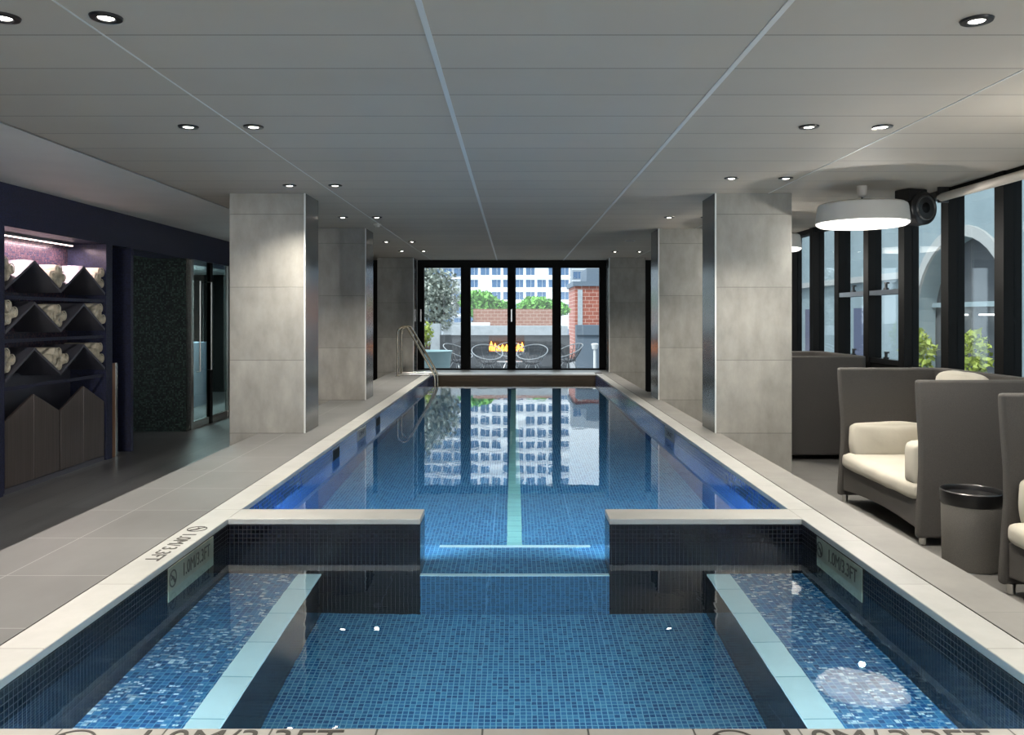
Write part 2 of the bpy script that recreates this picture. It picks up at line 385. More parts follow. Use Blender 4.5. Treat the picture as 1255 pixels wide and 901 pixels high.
# water
wv = MB(); wv.add([(W0,2.08,WAT),(W1,2.08,WAT),(W1,4.234,WAT),(.495,4.234,WAT),(.495,4.45,WAT),(W1,4.45,WAT),(W1,15,WAT),(W0,15,WAT),(W0,4.45,WAT),(-.487,4.45,WAT),(-.487,4.234,WAT),(W0,4.234,WAT)],
   [(0,1,2,3,10,11),(10,3,4,9),(9,4,5,6,7,8)])
w = wv.build('pool_water', M['water'], normals=False)
tag(w, 'still clear blue water filling the long lap pool and plunge pool', 'water', kind='stuff')
# coping
cp = MB(); cp.box(-1.64, W0, 1.0, 15.0, COP-TH, COP); cp2 = MB().box(W1, 1.635, 1.0, 15.0, COP-TH, COP)
struct('trim_coping_left', cp, M['coping'], bevel=.004); struct('trim_coping_right', cp2, M['coping'], bevel=.004)
struct('trim_coping_near', MB().box(W0, W1, 1.75, 2.08, COP-TH, COP), M['coping_x'], bevel=.003)
struct('trim_coping_divider_left', MB().box(W0, -.487, 4.234, 4.45, COP-TH, COP), M['coping'], bevel=.004)
struct('trim_coping_divider_right', MB().box(.495, W1, 4.234, 4.45, COP-TH, COP), M['coping'], bevel=.004)
struct('floor_deck_left', MB().box(-2.305, -1.644, -2.5, 15.25, 0, COP-.001), M['deck'])
struct('floor_deck_right', MB().box(1.641, 1.86, -2.5, 15.25, 0, COP-.001), M['deck_right'])
struct('floor_deck_near', MB().box(-1.64, 1.635, -2.5, 1.75, 0, COP-.002), M['deck'])
struct('floor_deck_end', MB().box(-2.305, 1.86, 15.25, 16.05, 0, COP-.001), M['deck_right'])
struct('trim_4', MB().box(-1.485, 1.495, 15.0, 15.25, COP-TH, COP+.002), M['trim'])
struct('floor', MB().box(-4.2, -2.305, -2.5, 16.05, -.12, 0).box(-6.6, -4.2, 8.5, 16.05, -.12, 0).box(-4.66, -4.2, 6.6, 8.5, -.12, 0), M['floor_dark'])
struct('floor_right', MB().box(1.86, 3.9, -2.5, 16.05, -.12, 0), M['floor_right'])

# ------------------------------------------------------------------ ceiling
struct('ceiling', MB().box(-2.92, 3.9, -2.5, 16.2, CEI, CEI+.25), M['ceiling'])
struct('ceiling_left', MB().box(-6.6, -2.92, -2.5, 16.2, 2.584, 2.84), M['plaster'])
struct('trim_5', MB().box(-2.935, -2.92, -2.5, 16.05, 2.580, CEI), M['trim'])
k = 6
for x, wd in ((-1.616,.007), (-.336,.024), (.972,.024), (2.29,.008)):
    struct('trim_%d' % k, MB().box(x-wd/2, x+wd/2, -2.5, 16.05, CEI-.003, CEI), M['trim']); k += 1

# ------------------------------------------------------------------ columns
def column(name, x0, x1, y0, y1, inner):
    z = CEI
    o = struct(name, MB().box(x0, x1, y0, y1, 0, z), M['column'], bevel=.004)
    o['kind'] = 'structure'
    sx = x1 if inner > 0 else x0
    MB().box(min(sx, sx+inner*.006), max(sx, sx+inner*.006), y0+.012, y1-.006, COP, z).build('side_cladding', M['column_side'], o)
    MB().box(min(sx-inner*.004, sx+inner*.008), max(sx-inner*.004, sx+inner*.008), y0-.004, y0+.012, COP, z).build('corner_trim', M['trim'], o)
    return o
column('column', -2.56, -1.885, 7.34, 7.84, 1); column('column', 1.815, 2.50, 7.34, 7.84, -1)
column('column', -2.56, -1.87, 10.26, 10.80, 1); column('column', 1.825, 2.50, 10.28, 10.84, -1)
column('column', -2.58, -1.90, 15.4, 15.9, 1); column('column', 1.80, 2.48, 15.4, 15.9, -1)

# ------------------------------------------------------------------ left wall
WX = -4.2
wl = MB().box(WX-.45, WX, -2.5, 6.71, 0, 2.584)
wl.box(WX-.45, WX, 6.71, 16.05, 2.228, 2.584)
wl.box(WX-.45, WX, 8.42, 8.53, 0, 2.228)
wl.box(WX-.45, WX, 8.94, 9.0, 0, 2.228)
wl.box(WX-.45, WX-.0, 13.4, 16.05, 0, 2.228)
struct('wall_left', wl, M['mos_wall'])
struct('wall_niche_back', MB().box(WX-.45, WX-.40, 6.71, 8.42, 0, 2.228), M['mos_rose'])
struct('wall_recess_back', MB().box(WX-.45, WX-.40, 8.53, 8.94, 0, 2.228), M['blacks'])
struct('wall_lobby', MB().box(-6.6, WX-.02, 10.5, 10.62, 0, 2.3), M['mos_green'])
struct('ceiling_lobby', MB().box(-6.6, WX-.45, 8.9, 16.05, 2.3, 2.4), M['plaster'])
struct('wall_lobby_back', MB().box(-6.7, -6.6, 8.0, 16.2, 0, 2.6), M['outgrey'])
t = thing('towel_dispenser', 'tall narrow copper-edged panel standing in the black recess beside the towel shelves', 'panel', (WX-.12, 8.6, 0))
MB().box(.06, .11, -.065, .02, 0, .99).build('copper_panel', M['copper'], t, bevel=.004)
MB().box(.06, .11, .024, .07, 0, .99).build('steel_panel', M['steel'], t, bevel=.004)

# towel shelving
t = thing('towel_cabinet', 'zigzag dark steel towel shelving with four peaked brushed metal doors, set in the indigo wall', 'cabinet', (0,0,0))
ys = [6.74, 7.15, 7.565, 7.97, 8.38]
X0s, X1s = WX-.40, WX+.0
for zr in (1.725, 1.36, .96):
    m_ = MB()
    pts = [(y, zr + (.25 if i % 2 else 0)) for i, y in enumerate(ys)]
    th = .022
    low = [(y, z - th*1.17) for y, z in pts]
    m_.prism(pts + low[::-1], X0s, X1s, 'x')
    m_.build('zigzag_shelf', M['shelf'], t)
    g = MB()
    g.box(X1s-.03, X1s-.02, 6.715, 8.415, zr-.10, zr-.07)
    g.build('rail', M['mos_wall'], t)
MB().box(X0s, X1s, 6.712, 6.726, .02, 2.226).build('side_panel', M['mos_wall'], t)
MB().box(X0s, X1s, 8.404, 8.418, .02, 2.226).build('side_panel', M['mos_wall'], t)
MB().box(X0s, X1s-.02, 6.726, 8.404, 0, .05).build('plinth', M['shelf'], t)
MB().box(X0s+.01, X0s+.03, 6.726, 8.404, .05, .96).build('back_panel', M['shelf'], t)
for a, pk, c in ((6.745, 7.15, 7.555), (7.575, 7.975, 8.375)):
    for (y0, z0, y1, z1) in ((a, .61, pk-.002, .80), (pk+.002, .80, c, .61)):
        MB().prism([(y0,.055),(y1,.055),(y1,z1),(y0,z0)], X1s-.03, X1s-.008, 'x').build('door', M['doorsteel'], t, bevel=.002)
nl = thing('strip_light', 'pink-white light bar glowing under the top of the towel niche', 'light', (WX-.3, 7.56, 2.20))
MB().box(-.02, .02, -.75, .75, 0, .025).build('housing', M['steel'], nl)
MB().box(-.015, .015, -.74, .74, -.006, 0).build('diffuser', M['strip'], nl)
light('AREA', (WX-.26, 7.56, 2.18), 9, (1,.72,.74), (0,0,0), shape='RECTANGLE', size=.06, size_y=1.4)
# towel rolls
def roll_proto():
    mb = MB(); n = 96; turns = 2.6; R = .055; L = .36
    # solid roll body with a spiral ridge seen at both ends and a lap seam
    prof = []
    body = []
    for s_ in (0, 1):
        pass
    rings = []
    xs = [(-L/2, .0), (-L/2-.0, .35), (-L/2+.004, .62), (-L/2+.006, .8), (-L/2+.016, .94), (-L/2+.035, 1.0), (-L/4,1.01), (0,1.0), (L/4,1.01), (L/2-.035, 1.0), (L/2-.016, .94), (L/2-.006,.8), (L/2-.004,.62), (L/2,.35), (L/2,.0)]
    nn = 28
    vs = []; fs = []
    for i, (x, k_) in enumerate(xs):
        for j in range(nn):
            a = 2*PI*j/nn
            rr = R*k_*(1 + .035*math.sin(3*a+1)) * (1 + (.03 if j == 0 else 0))
            dx = 0
            if i < 5: dx = -.006*math.sin(a + k_*12)
            if i > 9: dx = .006*math.sin(a + k_*12)
            vs.append((x+dx if k_ > 0 else x, rr*math.cos(a)*1.04, rr*math.sin(a)*.97))
    for i in range(len(xs)-1):
        fs += [[i*nn+j, i*nn+(j+1)%nn, (i+1)*nn+(j+1)%nn, (i+1)*nn+j] for j in range(nn)]
    mb.add(vs, fs)
    # spiral lip on the visible end
    sp = []
    for q in range(60):
        a = q/60*2*PI*2.4; r = .008 + .042*q/60
        sp.append((L/2+.003, r*math.cos(a), r*math.sin(a)))
    mb.tube(sp, .0045, 6)
    return mb.build('towel_roll', M['towel'], smooth=True)
proto = None
sl = .25/.41; cs = math.cos(math.atan(sl)); sn = math.sin(math.atan(sl)); R = .056
rown = {0:'top', 1:'middle', 2:'bottom'}
posn = {0:'at the near end', 1:'in the central valley', 2:'at the far end'}
for ri, zr in enumerate((1.725, 1.36, .96)):
    for pi in range(3):
        if pi == 1:
            y0 = 7.565; c0 = (y0, zr + R/cs)
            a = (c0[0]-2*R*cs, c0[1]+2*R*sn); b_ = (c0[0]+2*R*cs, c0[1]+2*R*sn)
            top = (c0[0], c0[1] + 2*R*sn + math.sqrt(max(0, (2*R)**2 - (2*R*cs)**2)))
            ps = [(c0,'lowest roll'), (a,'near side roll'), (b_,'far side roll'), (top,'topmost roll')]
        else:
            d = 1 if pi == 0 else -1
            yw = 6.727 if pi == 0 else 8.403
            y0 = yw + d*R; z0 = zr + abs(y0 - ys[0 if pi == 0 else 4])*sl + R/cs + .004
            c0 = (y0, z0); a = (y0 + d*2*R*cs, z0 + 2*R*sn); b_ = (y0+d*.004, z0 + 2*R)
            ps = [(c0,'roll in the corner'), (a,'roll up the slope'), (b_,'roll on top')]
        for (p, nm) in ps:
            lab = 'ivory rolled towel, %s %s of the %s zigzag shelf' % (nm, posn[pi], rown[ri])
            if proto is None:
                proto = roll_proto(); o = proto
            else:
                o = proto.copy(); C.objects.link(o)
            jx = random.uniform(-.02, .02)
            o.location = (WX-.20+jx, p[0], p[1]); o.rotation_euler = (random.choice((0, .6, 1.3, -.8))*0, 0, random.uniform(-.01,.01))
            tag(o, lab, 'towel', 'rolled towels on the zigzag shelves')

# glass doors on the left
d = sroot('door_1', (WX, 0, 0))
fr = MB(); fr.box(-.05, 0, 10.62, 10.70, 0, 2.228); fr.box(-.05, 0, 11.27, 11.36, 0, 2.228); fr.box(-.05,0,12.0,12.06,0,2.228); fr.box(-.05,0,12.06,13.4,0,2.228)
fr.build('door_frame', M['steel'], d)
MB().box(-.035, -.015, 10.70, 11.27, .02, 2.22).build('pane', M['door_glass'], d)
MB().box(-.035, -.015, 11.36, 12.0, .02, 2.22).build('pane', M['door_glass'], d)
for y in (10.80, 11.20):
    h = MB(); h.tube([(.0,y,.75),(.045,y,.75),(.045,y,1.95),(.0,y,1.95)], .012, 8); h.build('handle', M['steel'], d, smooth=True)
MB().box(-.045,-.005,10.70,11.27,0,.10).box(-.045,-.005,11.36,12.0,0,.10).build('bottom_rail', M['steel'], d)
MB().box(-.045,.004,11.27,11.36,0,2.22).build('meeting_stile', M['black'], d)
struct('wall_lobby_counter', MB().box(-5.6,-5.2,10.9,14,0,1.05), M['outslate'])

# ------------------------------------------------------------------ end window
EY = 16.1
wr = sroot('window_1', (0, EY, 0))
f = MB(); f.box(-1.90, 1.84, -.05, .05, 2.44, CEI); f.box(-1.90,-1.77,-.05,.05,COP-.1,2.44); f.box(1.68,1.84,-.05,.05,COP-.1,2.44); f.box(-1.90,1.84,-.05,.05,COP-.1,COP+.03)
f.build('frame', M['black'], wr)
for x0, x1 in ((-1.05,-.855), (-.13,.035), (.755,.925)):
    MB().box(x0, x1, -.045, .045, COP+.03, 2.44).build('mullion', M['black'], wr)
for x0, x1 in ((-1.77,-1.05),(-.855,-.13),(.035,.755),(.925,1.68)):
    MB().box(x0, x1, -.006, .006, COP+.03, 2.44).build('pane', M['glass'], wr)
for x in (-1.83, -.05):
    h = MB(); h.box(x-.012,x+.012,-.07,-.05,1.38,1.62).box(x-.01,x+.01,-.10,-.07,1.46,1.56); h.build('handle', M['steel'], wr)
struct('wall_far', MB().box(-6.6,-1.90,EY-.05,EY+.05,0,2.6).box(1.84,3.9,EY-.05,EY+.05,0,2.6), M['black'])
struct('trim_10', MB().box(-1.935,-1.90,EY-.08,EY-.05,COP,CEI).box(1.84,1.875,EY-.08,EY-.05,COP,CEI), M['trim'])

# ------------------------------------------------------------------ right window wall
RX = 3.8
wr = sroot('window_2', (RX, 0, 0))
fy = [6.26 + .79*i for i in range(-7, 12)]
for y in fy:
    MB().box(-.08, .06, y-.06, y+.06, 0, CEI).build('mullion', M['black'], wr)
for a, b_ in zip(fy[:-1], fy[1:]):
    MB().box(-.006, .006, a+.06, b_-.06, 1.0, 2.53).build('pane', M['glass'], wr)
MB().box(-.06, .06, fy[0], fy[-1], 2.53, CEI).build('head_rail', M['black'], wr)
MB().box(-.05, .05, fy[0], fy[-1], .0, 1.0).build('sill_panel', M['black'], wr)
for i in (9, 10):
    a, b_ = fy[i]+.06, fy[i+1]-.06
    MB().box(-.07,.03,a,b_,1.70,1.75).build('transom', M['outslate'], wr)
    MB().box(-.06,.03,a,b_,1.0,1.05).build('lower_rail', M['blacks'], wr)
    for z in (1.75, 1.05):
        h = MB(); ym = (a+b_)/2; h.box(-.06,-.03,ym-.03,ym+.03,z,z+.02).box(-.055,-.035,ym-.012,ym+.012,z+.02,z+.07).box(-.06,-.03,ym-.04,ym+.01,z+.06,z+.075)
        h.build('latch', M['blacks'], wr)

t = thing('roller_blind', 'cream roller blind tube rolled up along the top of the side windows', 'blind', (3.66, 2.0, 2.50))
bt = MB(); bt.tube([(0,0,0),(0,5.0,0)], .035, 20); bt.build('tube', M['blind'], t, smooth=True)
MB().box(-.03,.06,4.98,5.0,-.045,.09).build('bracket', M['blacks'], t)
MB().box(-.03,.06,0,.02,-.045,.09).build('bracket', M['blacks'], t)
t = thing('ceiling_speaker', 'black round-faced speaker hanging under the ceiling beside the roller blind', 'speaker', (3.52, 7.15, 2.42), .35)
sp = MB(); sp.lathe([(0,-.11),(.12,-.11),(.145,-.09),(.15,0),(.13,.08),(.08,.12),(0,.12)], 32, (0,0,0), 'y'); sp.build('housing', M['blacks'], t, smooth=True)
sp = MB(); sp.lathe([(.09,-.112),(.10,-.122),(.11,-.112)], 32, (0,0,0), 'y'); sp.build('ring', simple('grey_ring', (.06,.06,.06), .3), t, smooth=True)
sp = MB(); sp.lathe([(0,-.125),(.03,-.122),(.045,-.112)], 24, (0,0,0), 'y'); sp.build('cone', M['black'], t, smooth=True)
MB().box(-.16,.05,-.08,.08,.06,.165).build('bracket', M['blacks'], t, bevel=.008)

# ------------------------------------------------------------------ lamps
def downlight():
    t = thing('downlight', '', 'downlight')
    MB().lathe([(.028,-.001),(.034,-.010),(.055,-.009),(.059,-.001)], 28, closed=True).build('trim_ring', M['blacks'], t, smooth=True)
    MB().lathe([(0,-.010),(.018,-.009),(.028,-.006),(.028,-.001),(0,-.001)], 24).build('lens', M['spotglow'], t, smooth=True)
    return t
dl = [(-1.51,3.02,1), (-1.89,3.02,1), (1.73,3.05,1), (-1.90,4.76,1), (-1.52,4.76,1), (1.72,4.76,1), (2.15,4.76,1),
      (-1.895,6.89,1), (-1.51,6.89,1), (1.74,6.53,1), (2.175,6.53,1), (-1.91,9.1,1), (-1.53,9.1,1), (1.73,9.1,1), (2.14,9.1,1),
      (-1.89,12.06,1), (-1.51,12.06,1), (-1.90,13.8,1), (-1.53,13.8,1), (1.72,13.9,1), (2.14,13.9,1)]
side = lambda x: 'left' if x < 0 else 'right'
names = {
 0:'round black-rimmed downlight nearest the near left corner, inner one of its pair', 1:'round black-rimmed downlight cut by the left edge of the photo',
 2:'single round black-rimmed downlight in the top right of the photo', 3:'outer downlight of the second pair on the left side ceiling', 4:'inner downlight of the second pair on the left side ceiling',
 5:'inner downlight of the nearest pair before the right column', 6:'outer downlight of the nearest pair on the right, on the thin ceiling trim',
 7:'downlight directly over the front of the near left column', 8:'downlight just to the pool side of the near left column top',
 9:'inner downlight just in front of the near right column', 10:'outer downlight just in front of the near right column', 11:'outer downlight just before the second left column', 12:'inner downlight just before the second left column, above the smoke detector',
 13:'downlight just before the second right column', 14:'downlight half hidden by the near right column', 15:'outer downlight of the far left group, nearer row', 16:'inner downlight of the far left group, nearer row',
 17:'outer downlight of the far left group, last row before the window', 18:'inner downlight of the far left group, last row before the window', 19:'inner downlight over the last right column', 20:'outer downlight over the last right column'}
p0 = None
for i, (x, y, _) in enumerate(dl):
    if p0 is None: p0 = downlight(); o = p0; o.location = (x,y,CEI)
    else: o = dup(p0, (x,y,CEI))
    tag(o, names[i], 'downlight', 'ceiling downlights')
    light('SPOT', (x,y,CEI-.02), 66, (1,.93,.82), (0,0,0), spot_size=math.radians(115), spot_blend=.9, shadow_soft_size=.03)
t = thing('smoke_detector', 'small white smoke detector on the ceiling before the second left column', 'detector', (-1.64, 9.8, CEI))
MB().lathe([(0,-.035),(.025,-.035),(.03,-.02),(.045,-.015),(.045,0),(0,0)], 24).build('housing', M['drum'], t, smooth=True)
t = thing('ceiling_vent', 'tiny dark rectangular slot in the ceiling before the far right column', 'vent', (1.695, 11.93, CEI))
MB().box(-.07,.07,-.05,.05,-.006,0).build('frame', M['trim'], t); MB().box(-.06,.06,-.03,.03,-.008,-.005).build('grille', M['blacks'], t)
def pendant(x, y, label):
    t = thing('pendant_lamp', label, 'pendant lamp', (x,y,CEI), 0, 'drum pendant lamps')
    MB().lathe([(0,-.10),(.022,-.10),(.038,-.085),(.042,-.02),(.042,0),(0,0)], 24).build('canopy', M['drum'], t, smooth=True)
    MB().tube([(0,0,-.16),(0,0,-.09)], .009, 8).build('stem', M['blacks'], t)
    MB().lathe([(.0,-.15),(.335,-.152),(.355,-.165),(.362,-.19),(.375,-.315),(.368,-.315),(.352,-.18),(.33,-.16),(0,-.158)], 64).build('shade', M['drum'], t, smooth=True)
    MB().lathe([(.370,-.29),(.370,-.325),(.345,-.342),(.2,-.356),(0,-.36),(0,-.30),(.3,-.29)], 64, closed=True).build('diffuser', M['glow'], t, smooth=True)
    light('POINT', (x,y,CEI-.52), 13, (1,.95,.87), (0,0,0), shadow_soft_size=.02)
pendant(2.96, 6.94, 'cream drum pendant lamp glowing over the seating beside the near right column')
pendant(2.99, 9.6, 'cream drum pendant lamp mostly hidden behind the near right column')

# ------------------------------------------------------------------ sofas
def ushape(w, dpt, th, r):
    """outline of a U open towards -x; x from 0 to dpt, y from 0 to w"""
    out = [(0,0)]; n = 8
    for i in range(n+1): a = -PI/2 + PI/2*i/n; out.append((dpt-r+r*math.cos(a), r+r*math.sin(a)))
    for i in range(n+1): a = PI/2*i/n; out.append((dpt-r+r*math.cos(a), w-r+r*math.sin(a)))
    out.append((0,w)); ri = max(.01, r-th)
    inn = [(0,w-th)]
    for i in range(n+1): a = PI/2 - PI/2*i/n; inn.append((dpt-th-ri+ri*math.cos(a), w-th-ri+ri*math.sin(a)))
    for i in range(n+1): a = -PI/2*i/n; inn.append((dpt-th-ri+ri*math.cos(a), th+ri+ri*math.sin(a)))
    inn.append((0,th)); return out + inn
def sofa(label, x, y0, w=1.32, dpt=.85):
    t = thing('high_back_sofa', label, 'sofa', (x, y0, 0), 0, 'high-backed taupe booth sofas')
    H = 1.07; th = .055
    ol = ushape(w, dpt, th, .12); n = len(ol)
    zs = [.05, .12, .3, .5, .66, .85, 1.0, H-.02, H]
    vs = []; fs = []
    for zi, z in enumerate(zs):
        fl = .014*math.cos((z-.05)/1.02*2*PI)      # gentle waist
        for (px, py) in ol:
            k_ = 1-min(1, px/dpt)
            sc = 1 if zi < len(zs)-1 else .985
            yy = (py-w/2)*(1+fl*.3)+w/2
            vs.append((px - fl*k_*.9, yy, z + (0 if z < .9 else -.0*k_)))
    for i in range(len(zs)-1):
        fs += [[i*n+j, i*n+(j+1)%n, (i+1)*n+(j+1)%n, (i+1)*n+j] for j in range(n)]
    fs += [list(range(n-1,-1,-1)), [(len(zs)-1)*n+j for j in range(n)]]
    MB().add(vs, fs).build('shell', M['weave'], t, smooth=True, bevel=.018, seg=3)
    # apron and seat base, front lower edge arched
    pts = []
    for i in range(13):
        a = i/12; pts.append((th + (w-2*th)*a, .09 + .035*math.sin(PI*a)))
    pts += [(w-th, .285), (th, .285)]
    MB().prism(pts, .015, dpt-th, 'x').build('seat_base', M['weave'], t, bevel=.012)
    c = MB(); c.soft((dpt/2-.04, w/2, .335), (dpt-.06, w-2*th-.01, .13), .05, .012, 12, .002, 3); c.build('seat_cushion', M['cushion'], t, smooth=True)
    for lx, ly in ((.04,.04),(.04,w-.04),(dpt-.05,.06),(dpt-.05,w-.06)):
        MB().lathe([(0,0),(.02,0),(.022,.012),(.024,.058),(0,.058)], 14, (lx,ly,0)).build('foot', M['steel'], t, smooth=True)
    return t
def pillow(name, label, c, size, rot, r=.05, seed=1):
    mb = MB().soft((0,0,0), size, r, .022, 12, .003, seed)
    o = mb.build(name, M['cushion'], smooth=True); o.location = c; o.rotation_euler = rot
    return tag(o, label, 'cushion')
sofa('taupe woven high-backed sofa with its full seat in view, behind the round side table', 2.61, 5.25)
sofa('taupe woven high-backed sofa cut off by the right edge of the photo', 2.61, 3.07)
sofa('taupe woven high-backed sofa farthest back, half behind the near right column', 2.80, 8.4, 1.32, .86)
pillow('bolster_cushion', 'long cream bolster against the far side panel of the sofa behind the round table', (2.97, 6.44, .50), (.60,.13,.26), (-.12,0,0), .035, 2)
pillow('bolster_cushion', 'cream bolster against the near side panel of the sofa behind the round table', (2.93, 5.40, .51), (.62,.16,.28), (.1,0,0), .035, 4)
pillow('back_cushion', 'tall cream cushion on the back of the sofa, its top peeking over the panel', (3.32, 6.08, .74), (.13,.62,.62), (0,.08,0), .06, 5)
pillow('bolster_cushion', 'cream bolster on the sofa at the right edge of the photo', (2.97, 4.26, .50), (.60,.13,.26), (-.12,0,0), .035, 6)

t = thing('side_table', 'round grey drum side table with a black tray top between two sofas', 'side table', (2.71, 4.83, 0))
MB().lathe([(0,.0),(.150,0),(.158,.01),(.165,.37),(.160,.375),(0,.375)], 48).build('drum_base', simple('taupe_drum', (.20,.187,.17), .75, noise=.15, nscale=250, bump=.4, bscale=350), t, smooth=True)
MB().lathe([(0,.375),(.164,.375),(.170,.385),(.172,.45),(.166,.456),(.160,.45),(.157,.425),(0,.422)], 48).build('tray_top', M['blacks'], t, smooth=True)

# ------------------------------------------------------------------ handrail
t = thing('pool_handrail', 'curved stainless steel grab rail stepping down into the far left of the pool', 'handrail', (-1.40, 14.3, COP))
for dy in (0, .5):
    pts = [(-.64,dy,0),(-.64,dy,.70)]
    for i in range(1, 9):
        a = PI - i/8*(PI*.68); pts.append((-.53+.11*math.cos(a), dy, .76+.11*math.sin(a)))
    pts += [(-.05,dy,.13),(-.0,dy,.02),(.015,dy,-.08),(.01,dy,-.5)]
    MB().tube(pts, .02, 12).build('rail', M['railsteel'], t, smooth=True)
    MB().tube([(-.64,dy,.03),(-.02,dy,.03)], .014, 10).build('brace', M['steel'], t, smooth=True)
    MB().lathe([(0,0),(.045,0),(.045,.008),(.02,.012),(0,.012)], 20, (-.64,dy,0)).build('flange', M['steel'], t, smooth=True)

# ------------------------------------------------------------------ depth markers
def plate(x, y0, y1, z0, z1, nx, label, symbol_first=True):
    t = thing('depth_marker', label, 'depth marker', (x, (y0+y1)/2, (z0+z1)/2))
    MB().box(-.002, .002, -(y1-y0)/2, (y1-y0)/2, -(z1-z0)/2, (z1-z0)/2).build('tile', M['plate'], t)
    rz = PI/2 if nx > 0 else -PI/2
    rot = (PI/2, 0, rz)
    s = 1 if nx > 0 else -1
    L = (y1-y0)
    xx = nx*.003
    no_dive((z1-z0)*.15, 'no_diving_symbol', t, (xx, -s*L*.42, (z1-z0)*.27), rot)
    text_mesh('1.0M/3.3FT', .085, 'lettering', t, (xx, s*L*.09, (z1-z0)*.27), rot, sx=.85)
    return t
plate(W0+.002, 3.50, 4.02, WAT-.13, COP-TH-.003, 1, 'vertical depth tile reading 1.0M/3.3FT on the left wall of the plunge pool')
plate(W1-.002, 3.50, 4.02, WAT-.13, COP-TH-.003, -1, 'vertical depth tile reading 1.0M/3.3FT on the right wall of the plunge pool')
def flat_marker(label, parts, rz):
    cx = sum(p[1] for p in parts)/len(parts); cy = sum(p[2] for p in parts)/len(parts)
    t = thing('depth_lettering', label, 'pool lettering', (cx, cy, COP+.0005))
    for (s_, x, y, sz) in parts:
        if s_ == 'symbol': no_dive(sz, 'no_diving_symbol', t, (x-cx, y-cy, .0005), (0,0,rz))
        else: text_mesh(s_, sz, 'lettering', t, (x-cx, y-cy, .0005), (0,0,rz))
    return t
flat_marker('dark 1.0M/3.3FT lettering and no-diving ring on the near edge coping, left', [('symbol', -1.095, 2.012, .055), ('1.0M/', -.82, 2.025, .115), ('3.3FT', -.56, 2.025, .115)], 0)
flat_marker('dark 1.0M/3.3FT lettering and no-diving ring on the near edge coping, right', [('symbol', .545, 2.012, .055), ('1.0M/', .79, 2.025, .115), ('3.3FT', 1.07, 2.025, .115)], 0)
flat_marker('dark 1.0M/3.3FT lettering and no-diving ring along the left coping', [('symbol', -1.565, 4.03, .045), ('1.0M/', -1.565, 3.84, .095), ('3.3FT', -1.565, 3.61, .095)], -PI/2)
def lapplate(x, y, nx, label):
    t = thing('depth_marker', label, 'depth marker', (x, y, .345))
    MB().box(-.002,.002,-.22,.22,-.05,.05).build('tile', M['facade_trim'], t)
    text_mesh('1.2M/4FT', .07, 'lettering', t, (nx*.003,0,0), (PI/2,0,PI/2*nx), sx=1.2)
lapplate(W0+.002, 7.95, 1, 'pale depth tile on the left wall of the lap pool')
lapplate(W1-.002, 7.85, -1, 'pale depth tile on the right wall of the lap pool')
for i, (y, w_) in enumerate(((6.8,.14), (8.9,.14))):
    t = thing('skimmer_slot', ['dark skimmer slot in the left lap pool wall, nearer the divider', 'dark skimmer slot in the left lap pool wall, farther from the divider'][i], 'skimmer', (W0+.001, y, .335))
    MB().box(-.002,.002,-w_,w_,-.055,.055).build('frame', M['outslate'], t); MB().box(-.001,.003,-w_+.02,w_-.02,-.04,.04).build('opening', M['black'], t)

# unseen lamps added under water to light the basins, on faces turned away
def added_poollight(loc, rz, label, energy, col, size=.13, parts=True, tilt=0):
    t = thing('added_pool_lamp', label, 'added pool lamp', loc, rz)
    MB().lathe([(.07,0),(.09,.0),(.09,.012),(.07,.014)], 24, closed=True, axis='y').build('ring', M['steel'], t, smooth=True)
    MB().lathe([(0,.0),(.07,.0),(.068,.008),(0,.012)], 24, axis='y').build('lens', M['added_poolglow'], t, smooth=True)
    d_ = Matrix.Rotation(rz, 3, 'Z') @ Vector((0, .02, 0))
    light('AREA', Vector(loc)+d_, energy, col, (PI/2+tilt, 0, rz), shape='DISK', size=size)
for x, s in ((-.85,'left'), (.85,'right')):
    added_poollight((x, 4.455, -.02), 0, 'added unseen round underwater lamp on the lap pool side of the %s divider wall' % s, 24, (.68,.88,1))
    added_poollight((x, 2.085, -.45 if 0 else -.10), 0, 'added unseen round underwater lamp on the near wall of the plunge pool, %s' % s, 12, (.55,.85,1)) if 0 else None
added_poollight((-.6, 2.085, -.45), 0, 'round underwater lamp on the near wall of the plunge pool, left', 6.5, (.72,.92,1))
added_poollight((.6, 2.085, -.45), 0, 'round underwater lamp on the near wall of the plunge pool, right', 6.5, (.72,.92,1))

added_poollight((-1.25, 2.085, .06), 0, 'added unseen round underwater lamp on the near wall above the bench, left', 9, (.7,.92,1), .1)
added_poollight((1.25, 2.085, .06), 0, 'added unseen round underwater lamp on the near wall above the bench, right', 9, (.7,.92,1), .1)
# ------------------------------------------------------------------ outside: terrace beyond the end window
struct('floor_terrace', MB().box(-9, 9, 16.15, 28, -.12, 0), M['terrace'])
struct('ground', MB().box(-60, 60, 16.15, 120, -8.2, -8), M['outgrey'])
t = thing('fireplace', 'dark outdoor fireplace wall with pale mantel band and burning slot', 'fireplace', (0, 22, 0))
fb = MB(); fb.box(-2.0,1.5,.0,.5,0,.52); fb.box(-2.0,-.68,0,.5,.52,.98); fb.box(.28,1.5,0,.5,.52,.98); fb.box(-.68,.28,.4,.5,.52,.98)
fb.build('hearth_wall', M['outdark'], t)
MB().box(-1.7,1.45,-.05,.5,.98,1.23).build('mantel', M['outgrey'], t)
for i in range(9):
    x = -.62 + i*.105; h_ = .16 + .14*random.random()
    fl = MB(); prof = [(0,0),(.05,.02),(.062,.3*h_),(.035,.65*h_),(.012,.9*h_),(0,h_)]
    fl.lathe(prof, 10, (x, .2, .53)); fl.build('flame', M['flame'], t, smooth=True)
MB().box(-.66,.26,.1,.32,.52,.54).build('burner', M['steel'], t)
